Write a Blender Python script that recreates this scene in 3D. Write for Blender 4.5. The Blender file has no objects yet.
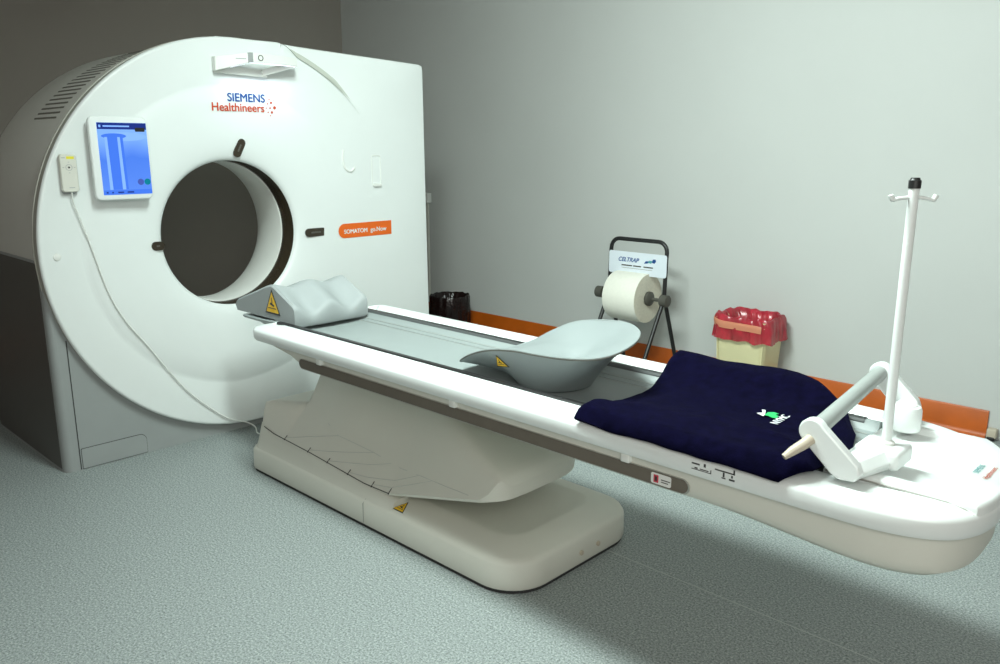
import bpy, bmesh, math, random
from mathutils import Vector, Matrix, noise
random.seed(4)
scn = bpy.context.scene
col = scn.collection
PI = math.pi
R_ = math.radians

# ------------------------------------------------------------------ materials
def mat(name, c, rough=.5, metal=0., spec=.5, var=0., vscale=30., bump=0., bscale=200., emit=None, estr=0., alpha=1., trans=0.):
    m = bpy.data.materials.new(name); m.use_nodes = True
    nt = m.node_tree; b = nt.nodes['Principled BSDF']
    b.inputs['Base Color'].default_value = (*c, 1)
    b.inputs['Roughness'].default_value = rough
    b.inputs['Metallic'].default_value = metal
    b.inputs['Specular IOR Level'].default_value = spec
    b.inputs['Alpha'].default_value = alpha
    b.inputs['Transmission Weight'].default_value = trans
    if emit:
        b.inputs['Emission Color'].default_value = (*emit, 1); b.inputs['Emission Strength'].default_value = estr
    tc = nt.nodes.new('ShaderNodeTexCoord')
    if var:
        n = nt.nodes.new('ShaderNodeTexNoise'); n.inputs['Scale'].default_value = vscale; n.inputs['Detail'].default_value = 4
        r = nt.nodes.new('ShaderNodeValToRGB')
        r.color_ramp.elements[0].position = .3; r.color_ramp.elements[1].position = .7
        r.color_ramp.elements[0].color = (*[max(0, x*(1-var)) for x in c], 1)
        r.color_ramp.elements[1].color = (*[min(1, x*(1+var)) for x in c], 1)
        nt.links.new(tc.outputs['Object'], n.inputs['Vector']); nt.links.new(n.outputs['Fac'], r.inputs['Fac'])
        nt.links.new(r.outputs['Color'], b.inputs['Base Color'])
    if bump:
        n = nt.nodes.new('ShaderNodeTexNoise'); n.inputs['Scale'].default_value = bscale
        bp = nt.nodes.new('ShaderNodeBump'); bp.inputs['Strength'].default_value = bump; bp.inputs['Distance'].default_value = .01
        nt.links.new(tc.outputs['Object'], n.inputs['Vector']); nt.links.new(n.outputs['Fac'], bp.inputs['Height'])
        nt.links.new(bp.outputs['Normal'], b.inputs['Normal'])
    return m

M = {}
M['white'] = mat('gloss_white', (.76, .80, .785), .32, var=.012, vscale=3)
M['white2'] = mat('satin_white', (.76, .78, .74), .42, var=.015, vscale=4)
M['shell'] = mat('shell_white', (.62, .62, .57), .5, var=.015, vscale=4)
M['cream'] = mat('warm_white', (.66, .66, .59), .48, var=.015, vscale=4)
M['vent'] = mat('vent_shadow', (.15, .145, .12), .6)
M['rim2'] = mat('crease_shade_beige', (.50, .53, .47), .5)  # shade of the face crease put into the colour
M['rim'] = mat('rim_grey', (.40, .40, .35), .5, var=.02)
M['side'] = mat('side_shade_grey', (.085, .082, .074), .5, var=.03, vscale=5)  # base grey darkened: shade of the left side put into the colour
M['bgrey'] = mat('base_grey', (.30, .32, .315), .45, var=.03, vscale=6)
M['seam'] = mat('seam_dark', (.03, .03, .03), .7)
M['softseam'] = mat('seam_grey', (.33, .33, .30), .7)
M['paleseam'] = mat('seam_pale', (.52, .54, .50), .6)
M['window'] = mat('scan_window', (.035, .026, .016), .25, var=.1)
M['slot'] = mat('slot_brown', (.14, .12, .095), .4, var=.05)
M['metal'] = mat('brushed_metal', (.55, .54, .5), .3, metal=.9, var=.05)
M['foam'] = mat('grey_foam', (.33, .36, .36), .62, var=.02, vscale=8, bump=.05, bscale=300)
M['dish'] = mat('grey_moulding', (.245, .275, .275), .5, var=.02, vscale=8)
M['cradle'] = mat('cradle_grey', (.27, .305, .30), .5, var=.02, vscale=8)
M['trim'] = mat('trim_dark', (.085, .09, .09), .5)
M['yellow'] = mat('sticker_yellow', (.85, .52, .02), .5)
M['yel2'] = mat('label_yellow', (.75, .68, .03), .5)
M['black'] = mat('black_paint', (.012, .012, .012), .4)
M['ink'] = mat('ink_black', (.03, .03, .03), .6)
M['orange'] = mat('label_orange', (.78, .13, .005), .5)
M['logoblue'] = mat('logo_blue', (.004, .065, .26), .5)
M['logoor'] = mat('logo_orange', (.52, .055, .012), .5)
M['teal'] = mat('logo_teal', (.08, .35, .36), .5)
M['navy'] = mat('navy_fleece', (.0020, .0017, .0115), .95, spec=.03, var=.35, vscale=40, bump=.35, bscale=500)
_b = M['navy'].node_tree.nodes['Principled BSDF']; _b.inputs['Sheen Weight'].default_value = .02; _b.inputs['Sheen Tint'].default_value = (.25, .25, .7, 1); _b.inputs['Sheen Roughness'].default_value = .5
M['green'] = mat('emblem_green', (.02, .45, .12), .7)
M['thread'] = mat('thread_white', (.8, .82, .85), .8)
M['paper'] = mat('paper', (.84, .83, .74), .85, var=.02, vscale=60)
M['paperside'] = mat('paper_side', (.66, .63, .52), .9, var=.06, vscale=80)
M['board'] = mat('sign_board', (.72, .78, .84), .4, var=.01)
M['hub'] = mat('hub_grey', (.075, .072, .06), .55)
M['bin'] = mat('bin_cream', (.76, .70, .42), .45, var=.03, vscale=5)
M['binrim'] = mat('bin_rim', (.62, .24, .14), .4)
M['red'] = mat('red_plastic_film', (.40, .012, .032), .28, spec=.7, var=.35, vscale=14, alpha=.86)
M['darkbag'] = mat('black_plastic_film', (.009, .003, .003), .22, spec=.4, bump=.5, bscale=40)
M['beige'] = mat('beige_tip', (.52, .46, .36), .4)
M['tube'] = mat('grey_tube', (.34, .37, .355), .35, var=.02)
M['pink'] = mat('label_pink', (.55, .05, .08), .5)
M['lbl'] = mat('label_white', (.75, .75, .72), .5)
M['fainttxt'] = mat('faint_print', (.34, .36, .36), .6)
M['led'] = mat('led_strip', (.9, .93, 1), .4, emit=(.80, .86, 1), estr=1.8)
M['line'] = mat('seam_line', (.44, .47, .455), .7)

def emitmat(name, c, s):
    return mat(name, tuple(x*.2 for x in c), .2, emit=c, estr=s)
M['scr_dark'] = emitmat('screen_navy', (.01, .03, .22), .8)
M['scr_mid'] = emitmat('screen_midblue', (.05, .17, .75), .9)
M['scr_lite'] = emitmat('screen_lightblue', (.22, .42, .95), .9)
M['scr_teal'] = emitmat('screen_teal', (.0, .20, .28), .8)
M['scr_violet'] = emitmat('screen_violet', (.06, .10, .42), .8)
# screen background: vertical blend of blues
m = bpy.data.materials.new('screen_blue'); m.use_nodes = True
nt = m.node_tree; b = nt.nodes['Principled BSDF']
tc = nt.nodes.new('ShaderNodeTexCoord'); sx = nt.nodes.new('ShaderNodeSeparateXYZ'); rp = nt.nodes.new('ShaderNodeValToRGB')
nz = nt.nodes.new('ShaderNodeTexNoise'); nz.inputs['Scale'].default_value = 7
mx = nt.nodes.new('ShaderNodeMath'); mx.operation = 'MULTIPLY_ADD'; mx.inputs[1].default_value = .25
rp.color_ramp.elements[0].position = .1; rp.color_ramp.elements[0].color = (.10, .26, .85, 1)
rp.color_ramp.elements[1].position = .95; rp.color_ramp.elements[1].color = (.22, .45, .95, 1)
e = rp.color_ramp.elements.new(.62); e.color = (.06, .20, .78, 1)
nt.links.new(tc.outputs['Generated'], sx.inputs[0]); nt.links.new(tc.outputs['Object'], nz.inputs['Vector'])
nt.links.new(nz.outputs['Fac'], mx.inputs[0]); nt.links.new(sx.outputs['Z'], mx.inputs[2])
nt.links.new(mx.outputs[0], rp.inputs['Fac']); nt.links.new(rp.outputs['Color'], b.inputs['Emission Color'])
b.inputs['Emission Strength'].default_value = .85; b.inputs['Base Color'].default_value = (.02, .04, .15, 1); b.inputs['Roughness'].default_value = .15
M['screen'] = m

# floor: speckled vinyl
m = bpy.data.materials.new('speckled_vinyl'); m.use_nodes = True
nt = m.node_tree; b = nt.nodes['Principled BSDF']; b.inputs['Roughness'].default_value = .55; b.inputs['Specular IOR Level'].default_value = .35
tc = nt.nodes.new('ShaderNodeTexCoord')
n1 = nt.nodes.new('ShaderNodeTexNoise'); n1.inputs['Scale'].default_value = 150; n1.inputs['Detail'].default_value = 3; n1.inputs['Roughness'].default_value = .7
r1 = nt.nodes.new('ShaderNodeValToRGB')
for i, (p, c) in enumerate([(.33, (.10, .118, .116)), (.46, (.25, .28, .275)), (.56, (.315, .35, .34)), (.68, (.50, .535, .52))]):
    el = r1.color_ramp.elements[i] if i < 2 else r1.color_ramp.elements.new(p)
    el.position = p; el.color = (*c, 1)
v1 = nt.nodes.new('ShaderNodeTexVoronoi'); v1.inputs['Scale'].default_value = 120
r2 = nt.nodes.new('ShaderNodeValToRGB'); r2.color_ramp.elements[0].position = .10; r2.color_ramp.elements[1].position = .22
r2.color_ramp.elements[0].color = (.35, .35, .35, 1); r2.color_ramp.elements[1].color = (1, 1, 1, 1)
mm = nt.nodes.new('ShaderNodeMix'); mm.data_type = 'RGBA'; mm.blend_type = 'MULTIPLY'; mm.inputs['Factor'].default_value = .75
for n in (n1, v1): nt.links.new(tc.outputs['Object'], n.inputs['Vector'])
nt.links.new(n1.outputs['Fac'], r1.inputs['Fac']); nt.links.new(v1.outputs['Distance'], r2.inputs['Fac'])
nt.links.new(r1.outputs['Color'], mm.inputs['A']); nt.links.new(r2.outputs['Color'], mm.inputs['B'])
nt.links.new(mm.outputs['Result'], b.inputs['Base Color'])
M['floor'] = m
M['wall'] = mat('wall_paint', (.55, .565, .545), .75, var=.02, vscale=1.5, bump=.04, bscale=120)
M['wall2'] = mat('wall_paint_shaded', (.33, .305, .27), .8, var=.02, vscale=1.5, bump=.04, bscale=120)  # shaded copy of the wall paint, weaker light put into its colour
M['ceil'] = mat('ceiling_paint', (.6, .6, .58), .8, var=.01)
M['basebd'] = mat('orange_vinyl', (.48, .095, .003), .45, var=.10, vscale=9)

# ------------------------------------------------------------------ object helpers
ORG = {}
def thing(name, label, cat, loc, group=None):
    o = bpy.data.objects.new(name, None); col.objects.link(o); o.location = loc; o.empty_display_size = .05
    o['label'] = label; o['category'] = cat
    if group: o['group'] = group
    ORG[o.name] = Vector(loc); return o
def tag(o, label, cat):
    o['label'] = label; o['category'] = cat; return o
def obj(name, data, m, parent=None, smooth=None, label=None, bevel=0, loc=None):
    """data = (verts, faces) in world coordinates, or a bmesh"""
    me = bpy.data.meshes.new(name)
    if isinstance(data, bmesh.types.BMesh): bm = data
    else:
        bm = bmesh.new(); vs = [bm.verts.new(v) for v in data[0]]
        for f in data[1]:
            try: bm.faces.new([vs[i] for i in f])
            except ValueError: pass
    bmesh.ops.remove_doubles(bm, verts=bm.verts[:], dist=1e-6)
    bmesh.ops.recalc_face_normals(bm, faces=bm.faces[:])
    o = bpy.data.objects.new(name, me)
    off = ORG.get(parent.name, Vector()) if parent else Vector(loc) if loc else Vector()
    bmesh.ops.translate(bm, verts=bm.verts[:], vec=-off)
    bm.to_mesh(me); bm.free()
    if smooth is not None:
        me.shade_smooth()
        me.set_sharp_from_angle(angle=R_(smooth))
    me.materials.append(m); col.objects.link(o)
    if parent: o.parent = parent; ORG[o.name] = off
    else: o.location = off; ORG[o.name] = off
    if label: o['label'] = label
    if bevel:
        md = o.modifiers.new('bevel', 'BEVEL'); md.width = bevel; md.segments = 3; md.limit_method = 'ANGLE'; md.angle_limit = R_(40)
    return o
def struct(name, data, m, **k):
    o = obj(name, data, m, **k); o['kind'] = 'structure'; return o
def join(*ds):
    V, F = [], []
    for v, f in ds:
        n = len(V); V += list(v); F += [[i+n for i in q] for q in f]
    return V, F
def box(x0, x1, y0, y1, z0, z1):
    v = [(x, y, z) for x in (x0, x1) for y in (y0, y1) for z in (z0, z1)]
    return v, [(0, 1, 3, 2), (4, 6, 7, 5), (0, 4, 5, 1), (2, 3, 7, 6), (0, 2, 6, 4), (1, 5, 7, 3)]
def rbox(x0, x1, y0, y1, z0, z1, r=.01, seg=3):
    bm = bmesh.new(); V, F = box(x0, x1, y0, y1, z0, z1)
    vs = [bm.verts.new(v) for v in V]
    for f in F: bm.faces.new([vs[i] for i in f])
    bmesh.ops.bevel(bm, geom=bm.edges[:], offset=r, segments=seg, affect='EDGES', profile=.5)
    return bm
def bm2(bm):
    bm.verts.index_update(); r = [v.co[:] for v in bm.verts], [[v.index for v in f.verts] for f in bm.faces]; bm.free(); return r
def loft(rings, cap0=True, cap1=True, close=True):
    n = len(rings[0]); V = [p for r in rings for p in r]; F = []
    for i in range(len(rings)-1):
        for j in range(n if close else n-1):
            k = (j+1) % n
            F.append((i*n+j, i*n+k, (i+1)*n+k, (i+1)*n+j))
    if cap0: F.append(tuple(range(n))[::-1])
    if cap1: F.append(tuple((len(rings)-1)*n+j for j in range(n)))
    return V, F
def tube(path, r, seg=12, cap=True):
    P = [Vector(p) for p in path]; rings = []; up = None
    for i, p in enumerate(P):
        d = (P[min(i+1, len(P)-1)]-P[max(i-1, 0)]).normalized()
        if up is None: up = d.orthogonal().normalized()
        else: up = (up-d*up.dot(d)).normalized()
        s = d.cross(up); rr = r[i] if isinstance(r, (list, tuple)) else r
        rings.append([tuple(p+up*rr*math.cos(2*PI*k/seg)+s*rr*math.sin(2*PI*k/seg)) for k in range(seg)])
    return loft(rings, cap, cap)
def spline(pts, n=8, closed=False):
    P = [Vector(p) for p in pts]; out = []; N = len(P)
    for i in range(N if closed else N-1):
        if closed: a, b, c, d = P[i-1], P[i], P[(i+1) % N], P[(i+2) % N]
        else: a, b, c, d = P[max(i-1, 0)], P[i], P[i+1], P[min(i+2, N-1)]
        for k in range(n):
            t = k/n
            out.append(.5*((2*b)+(c-a)*t+(2*a-5*b+4*c-d)*t*t+(3*b-a-3*c+d)*t**3))
    if not closed: out.append(P[-1])
    return out
def lathe(prof, center, axis='x', seg=48, close=False):
    """prof: (axial, radius)"""
    rings = []
    for a, r in prof:
        ring = []
        for k in range(seg):
            t = 2*PI*k/seg; c, s = r*math.cos(t), r*math.sin(t)
            p = {'x': (a, c, s), 'y': (c, a, s), 'z': (c, s, a)}[axis]
            ring.append(tuple(Vector(p)+Vector(center)))
        rings.append(ring)
    return loft(rings, not close, not close)
def rrect(x0, x1, y0, y1, r, n=6):
    rs = r if isinstance(r, (list, tuple)) else [r]*4   # corners: x1y1, x0y1, x0y0, x1y0
    out = []
    for (cx, cy, a0), q in zip(((x1, y1, 0), (x0, y1, 90), (x0, y0, 180), (x1, y0, 270)), rs):
        ox = cx-q if cx == x1 else cx+q; oy = cy-q if cy == y1 else cy+q
        for k in range(n+1):
            a = R_(a0+90*k/n); out.append((ox+q*math.cos(a), oy+q*math.sin(a)))
    return out
def sm(a, b, x):
    t = min(1, max(0, (x-a)/(b-a))); return t*t*(3-2*t)
def lerp(t, pts):
    if t <= pts[0][0]: return pts[0][1]
    for (a, p), (b, q) in zip(pts, pts[1:]):
        if t <= b: return p+(q-p)*(t-a)/(b-a)
    return pts[-1][1]
def slab(poly, O, U, W, d0, d1):
    """2-D polygon extruded: point = O + u*U + w*W + d*N"""
    O, U, W = Vector(O), Vector(U), Vector(W); N = U.cross(W).normalized()
    rings = [[tuple(O+U*u+W*w+N*d) for u, w in poly] for d in (d0, d1)]
    return loft(rings)
def text(name, s, O, U, W, width, m, parent, bold=0., shear=0., h=.0006, font_space=1.):
    """lettering, baseline-left at O, running along U, standing along W, of the given total width"""
    cu = bpy.data.curves.new(name, 'FONT'); cu.body = s; cu.size = 1; cu.shear = shear; cu.space_character = font_space; cu.extrude = 0
    to = bpy.data.objects.new(name, cu); col.objects.link(to)
    dg = bpy.context.evaluated_depsgraph_get(); me = bpy.data.meshes.new_from_object(to.evaluated_get(dg))
    bpy.data.objects.remove(to); bpy.data.curves.remove(cu)
    xs = [v.co.x for v in me.vertices]; x0, x1 = min(xs), max(xs); sc = width/(x1-x0)
    O, U, W = Vector(O), Vector(U).normalized(), Vector(W).normalized(); N = U.cross(W)
    bm = bmesh.new(); bm.from_mesh(me); bpy.data.meshes.remove(me)
    bm.verts.ensure_lookup_table()
    base = [v.co.copy() for v in bm.verts]; tris = [[v.index for v in f.verts] for f in bm.faces]
    out = bmesh.new()
    offs = [(0, 0)] if not bold else [(-bold, 0), (bold, 0), (0, bold*.7), (0, -bold*.7), (0, 0)]
    for i, (du, dv) in enumerate(offs):
        vs = [out.verts.new(O+U*(c.x-x0+du)*sc+W*(c.y+dv)*sc+N*(h+i*.00004)) for c in base]
        for t in tris: out.faces.new([vs[k] for k in t])
    bm.free(); bm = out
    return obj(name, bm, m, parent)

# ------------------------------------------------------------------ camera (calibrated from the photo)
RX = (0.72198148, 0.69191238, 0.0); UP = (-0.15353852, 0.16021099, 0.97506839); FW = (-0.67466189, 0.70398131, -0.22190458)
cam = bpy.data.cameras.new('camera'); co = bpy.data.objects.new('camera', cam); col.objects.link(co)
cam.sensor_width = 36; cam.lens = 812*36/1000; cam.clip_start = .05
mw = Matrix([[RX[i], UP[i], -FW[i], 0] for i in range(3)]+[[0, 0, 0, 1]])
mw.translation = (3.707, -1.971, 1.42)
co.matrix_world = mw; scn.camera = co

# ------------------------------------------------------------------ the room
WX, WY, EX, EY, CH = -2.5, 2.5, 5.2, -3.6, 2.85
struct('floor', box(WX, EX, EY, WY, -.1, 0), M['floor'])
struct('wall_back', box(WX-.1, EX, WY, WY+.1, -.1, CH), M['wall'])
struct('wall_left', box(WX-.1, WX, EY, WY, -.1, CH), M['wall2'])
struct('ceiling', box(WX-.1, EX, EY, WY+.1, CH, CH+.1), M['ceil'])
def baseboard(name, a, b_, axis):
    # cove profile: 0.14 high, small quarter round at its foot
    prof = [(0, 0), (.030, 0), (.030, .004), (.022, .010), (.015, .020), (.012, .032), (.011, .134), (.007, .14), (0, .14)]
    rings = []
    for t in (a, b_):
        rings.append([(t, WY-.0005-d, z) if axis == 'x' else (WX+.0005+d, t, z) for d, z in prof])
    return struct(name, loft(rings), M['basebd'], smooth=50)
baseboard('baseboard_back', WX, 2.80, 'x')
baseboard('baseboard_left', EY, WY-.012, 'y')
struct('trim_1', box(2.126, 4.6, .235, .2385, 0, .0006), M['line'])

# ------------------------------------------------------------------ CT scanner
CT = thing('ct_scanner', 'big white ring-shaped CT scanner with a round bore and grey floor base', 'CT scanner', (-.45, .15, 0))
BC = (.014, 1.005)                # bore axis (y, z)
DC, DR = (.07, .98), .945         # front disc
GC, GR = (.02, .985), .715        # soft groove on the face
def ray_circle(th, c, r):
    dy, dz = math.cos(th), math.sin(th); oy, oz = BC[0]-c[0], BC[1]-c[1]
    b_ = oy*dy+oz*dz; return -b_+math.sqrt(b_*b_-(oy*oy+oz*oz-r*r))
SP = [(-.02, .33), (1.20, .33), (1.262, .39)] + [(1.246-.018+.018*math.cos(R_(a)), 1.880-.018+.018*math.sin(R_(a))) for a in (0, 20, 40, 60, 85)] + [(.36, 1.9235), (-.02, 1.9235)]
def ray_poly(th, P):
    dy, dz = math.cos(th), math.sin(th); best = 0
    for (ay, az), (by, bz) in zip(P, P[1:]+P[:1]):
        ey, ez = by-ay, bz-az; den = dy*ez-dz*ey
        if abs(den) < 1e-9: continue
        t = ((ay-BC[0])*ez-(az-BC[1])*ey)/den; s = ((ay-BC[0])*dz-(az-BC[1])*dy)/den
        if t > 0 and -1e-6 <= s <= 1+1e-6: best = max(best, t)
    return best
NT = 480
def face_r(th):
    a, b_ = ray_circle(th, DC, DR), ray_poly(th, SP)
    return max(a, b_-.022)
def facex(r):   # dish of the face around the bore
    return lerp(r, [(.352, -.036), (.356, -.027), (.366, -.018), (.39, -.009), (.43, -.002), (.5, .006), (.6, .010), (.7, .012), (2, .012)])
rings = []
stations = 24
ringlist = [[] for _ in range(stations)]; ribbon = []
for k in range(NT):
    th = 2*PI*k/NT; dy, dz = math.cos(th), math.sin(th)
    rd = ray_circle(th, DC, DR); rs = ray_poly(th, SP); Rr = max(rd, rs); rg = ray_circle(th, GC, GR)
    if dz > 0 and rs > rd: rd = rd+(rs-rd)*(1-sm(.30, .46, BC[0]+dy*Rr))
    slabby = rs > rd+.004
    gd = .0055*(1-sm(.25, .6, BC[0]+dy*rg))
    rr = [.352, .354, .358, .366, .38, .40, .43, .48, .54, .61, rg-.012, rg, rg+.012]
    xx = [facex(r) for r in rr]; xx[11] -= gd; xx[12] -= gd*.55
    tail = [(rg+(rd-rg)*.5, .012-gd*.3)]
    if slabby:
        z_at = BC[1]+dz*rd; dep = .048*sm(1.56, 1.90, z_at)+.00005
        w = min(.026, .35*(Rr-rd))
        if dz > 0 and dy > 0 and dep > .0012 and BC[0]+dy*rd > .30:
            ribbon.append([(xx_, BC[0]+dy*q_, BC[1]+dz*q_) for q_, xx_ in ((rd-.0035, .0128), (rd-.0035+(w*.5+.0035)*min(1, dep/.02), .0134-dep), (rd-.003+(w*.5+.0035+.022*min(1, (Rr-rd)/.06))*min(1, dep/.026), .0130-dep))])
        tail += [(rd-.012, .012), (rd-.003, .012-dep*.12), (rd+w*.5, .012-dep), (rd+w, .012-dep), (rd+(Rr-rd)*.55, .012-dep)]
        e = min(.02, .3*(Rr-rd))
        tail += [(Rr-e, .012-dep), (Rr-e*.35, .010-dep), (Rr-e*.08, .004-dep), (Rr, -.004-dep), (Rr, -.052)]
    else:
        tail += [(rd-.05, .012), (rd-.030, .012), (rd-.020, .012), (rd-.014, .012), (rd-.010, .0116), (rd-.007, .0105), (rd-.004, .008), (rd-.0015, .004), (rd, -.001), (rd, -.003)]
    allr = list(zip(rr, xx))+tail
    for i in range(stations):
        r, x = allr[i]; ringlist[i].append((x, BC[0]+dy*r, BC[1]+dz*r))
obj('front_panel', loft(ringlist, False, False), M['white'], CT, smooth=38)
rb_ = []
for x, d in ((-.002, .0006), (-.0025, .002), (-.049, .002), (-.050, -.001), (-.054, -.001), (-.055, .004)):
    row = []
    for k in range(NT):
        th = 2*PI*k/NT; rd, rs = ray_circle(th, DC, DR), ray_poly(th, SP)
        x_, r_ = (min(x, -.052), rs-.02) if rs > rd+.002 else (x, rd-d)
        row.append((x_, BC[0]+math.cos(th)*r_, BC[1]+math.sin(th)*r_))
    rb_.append(row)
obj('rim_band', loft(rb_, False, False), M['rim'], CT, smooth=35, label='beige grey band round the rim')
if ribbon: obj('crease_shade', loft(ribbon, False, False, False), M['rim2'], CT, smooth=60, label='pale beige curved strip painted for the shaded crease')  # ribbon over the crease facet, its shade painted in beige
# rear shell with rounded back and rear funnel
SP2 = [(y-.03 if y > 1 else y, z-.035 if z > 1 else z) for y, z in SP]
def shell_r(th): return max(ray_circle(th, DC, .931), ray_poly(th, SP2))
prof = [(-.053, 0), (-.5, 0), (-.83, 0)] + [(-.83-.17*math.sin(R_(a)), .17*(1-math.cos(R_(a)))) for a in (15, 30, 45, 60, 75, 90)]
rl = []
for x, d in prof: rl.append([(x, BC[0]+math.cos(2*PI*k/NT)*(shell_r(2*PI*k/NT)-d), BC[1]+math.sin(2*PI*k/NT)*(shell_r(2*PI*k/NT)-d)) for k in range(NT)])
rl.append([(-1.0, BC[0]+math.cos(2*PI*k/NT)*.72, BC[1]+math.sin(2*PI*k/NT)*.72) for k in range(NT)])
obj('rear_shell', loft(rl, False, False), M['shell'], CT, smooth=40)
cen = (0, BC[0], BC[1])
obj('scan_window', lathe([(-.034, .3525), (-.036, .3515), (-.143, .3515)], cen, 'x', 160, True), M['window'], CT, smooth=50, label='dark brown ring inside the bore')
obj('bore_liner', lathe([(-.143, .3515), (-.1435, .346), (-.147, .3445), (-.28, .3445), (-.36, .354), (-.42, .370), (-.452, .384), (-.464, .392), (-.468, .402), (-.50, .44), (-.70, .56), (-.95, .71), (-1.0, .72)], cen, 'x', 160, True), M['white2'], CT, smooth=40)
# grey base with an arc cut for the round shell
def base_poly():
    P = [(-.864, .95), (-.864, 0.0), (1.22, 0.0), (1.22, .95), (.985, .95)]
    for a in range(-2, -179, -4): P.append((DC[0]+.915*math.cos(R_(a)), DC[1]+.915*math.sin(R_(a))))
    P.append((-.845, .95)); return P
bm = bmesh.new(); P = base_poly()
fr = [bm.verts.new((-.028, y, z)) for y, z in P]; bk = [bm.verts.new((-1.0, y, z)) for y, z in P]
bm.faces.new(fr); bm.faces.new(bk[::-1])
for i in range(len(P)):
    j = (i+1) % len(P); bm.faces.new((fr[j], fr[i], bk[i], bk[j]))
ed = [e for e in bm.edges if (abs(e.verts[0].co.y+.864) < 1e-4 and abs(e.verts[1].co.y+.864) < 1e-4 and abs(e.verts[0].co.x-e.verts[1].co.x) < 1e-4)]
bmesh.ops.bevel(bm, geom=ed, offset=.035, segments=6, affect='EDGES', profile=.5)
bmesh.ops.triangulate(bm, faces=[f for f in bm.faces if len(f.verts) > 4])
obj('base_housing', bm, M['bgrey'], CT, smooth=35, label='grey lower housing')
obj('side_shade_sheet', box(-.965, -.072, -.8652, -.8640, .012, .938), M['side'], CT, label='dark grey sheet for the shaded side of the base')  # thin dark sheet, paints the shade on the base's left side
obj('plinth', box(-.98, -.045, -.846, 1.2, 0, .006), M['seam'], CT)
obj('panel_seam', box(-.0285, -.0265, -.801, -.797, .004, .60), M['seam'], CT)
hat = rrect(-.79, -.50, .006, .098, [.03, .004, .004, .004])
rim = rrect(-.792, -.498, .003, .1005, [.032, .005, .005, .005])
obj('access_hatch_seam', slab(rim, (-.028, 0, 0), (0, 1, 0), (0, 0, 1), 0, .0008), M['seam'], CT)
obj('access_hatch', slab(hat, (-.028, 0, 0), (0, 1, 0), (0, 0, 1), .0008, .003), M['bgrey'], CT)
# vent slots on the shoulder of the shell
ds = []
for i in range(25):
    a = R_(142.5-1.75*i); r = .9312
    u = Vector((0, math.cos(a), math.sin(a))); t = Vector((0, -math.sin(a), math.cos(a))); c = Vector((0, *DC))+u*r
    poly = rrect(-.50, -.215, -.0042, .0042, .004, 3)
    ds.append(loft([[tuple(c+Vector((1, 0, 0))*p+t*q+u*d) for p, q in poly] for d in (-.004, .0012)]))
obj('vent_grille', join(*ds), M['vent'], CT)
# control bar with light above the bore
fr_ = [(.016, -.048), (.050, -.050), (.085, .01), (.122, .09), (.128, .15), (.122, .25), (.104, .352), (.090, .356)]
in_ = [(.086, .335), (.098, .25), (.102, .15), (.096, .095), (.062, .03), (.040, -.015), (.016, -.015)]
def bz0(y): return lerp(y, [(-.05, 1.764), (.09, 1.807), (.36, 1.805)])
def bz1(y): return lerp(y, [(-.05, 1.829), (.09, 1.849), (.36, 1.845)])
pl = fr_+in_
lb = obj('control_bar', loft([[(x, y, bz0(y)) for x, y in pl], [(x, y, bz1(y)) for x, y in pl]]), M['white2'], CT, smooth=30, bevel=.003)
obj('bar_bracket', join(loft([[(x, y, 1.757-.03*y) for x, y in ((.0, -.04), (.032, -.04), (.036, .225), (.0, .225))], [(x, y, 1.792-.03*y) for x, y in ((.0, -.04), (.020, -.04), (.020, .225), (.0, .225))]]),
    loft([[(.012, .20, 1.754), (.036, .20, 1.754), (.036, .20, 1.786), (.012, .20, 1.786)], [(.086, .335, 1.805), (.104, .352, 1.805), (.104, .352, 1.83), (.086, .335, 1.83)]])), M['white2'], lb)
led = [(x-.006, y) for x, y in fr_[2:-1]]+[(x+.006, y) for x, y in in_[1:-2]]
obj('light_strip', loft([[(x, y, bz0(y)-.0022) for x, y in led], [(x, y, bz0(y)-.0004) for x, y in led]]), M['led'], lb, label='glowing strip under the bar')
obj('camera_frame', loft([[(x, y, bz0(y)+.001) for x, y in ((.1165, .079), (.1245, .089), (.1262, .1025), (.115, .1025))], [(x, y, bz1(y)+.001) for x, y in ((.1165, .079), (.1245, .089), (.1262, .1025), (.115, .1025))]]), M['bgrey'], lb)
obj('camera_lens', lathe([(0, .0135), (.002, .0135), (.002, .0105), (0, .0105), (0, .0135)], (.1283, .140, 1.828), 'x', 24, True), M['ink'], lb)
obj('print_line', loft([[(.0955, .030, z_), (.0965, .030, z_), (.1158, .072, z_), (.1148, .072, z_)] for z_ in (1.8195, 1.8225)]), M['fainttxt'], lb)
# logo
text('logo_upper_line', 'SIEMENS', (.0125, .020, 1.634), (0, 1, 0), (0, 0, 1), .196, M['logoblue'], CT, bold=.030)
text('logo_lower_line', 'Healthineers', (.0125, -.062, 1.588), (0, 1, 0), (0, 0, 1), .272, M['logoor'], CT, bold=.022)
ds = []
for y, z, r in [(.231, 1.628, .0035), (.231, 1.588, .0035), (.240, 1.648, .0035), (.243, 1.6085, .0045), (.250, 1.634, .006), (.252, 1.588, .006), (.243, 1.572, .003), (.268, 1.6105, .008), (.262, 1.644, .0025), (.222, 1.608, .003)]:
    ds.append(slab([(r*math.cos(2*PI*k/12), r*math.sin(2*PI*k/12)) for k in range(12)], (.0125, y, z), (0, 1, 0), (0, 0, 1), 0, .0008))
obj('logo_dots', join(*ds), M['logoor'], CT)
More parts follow.
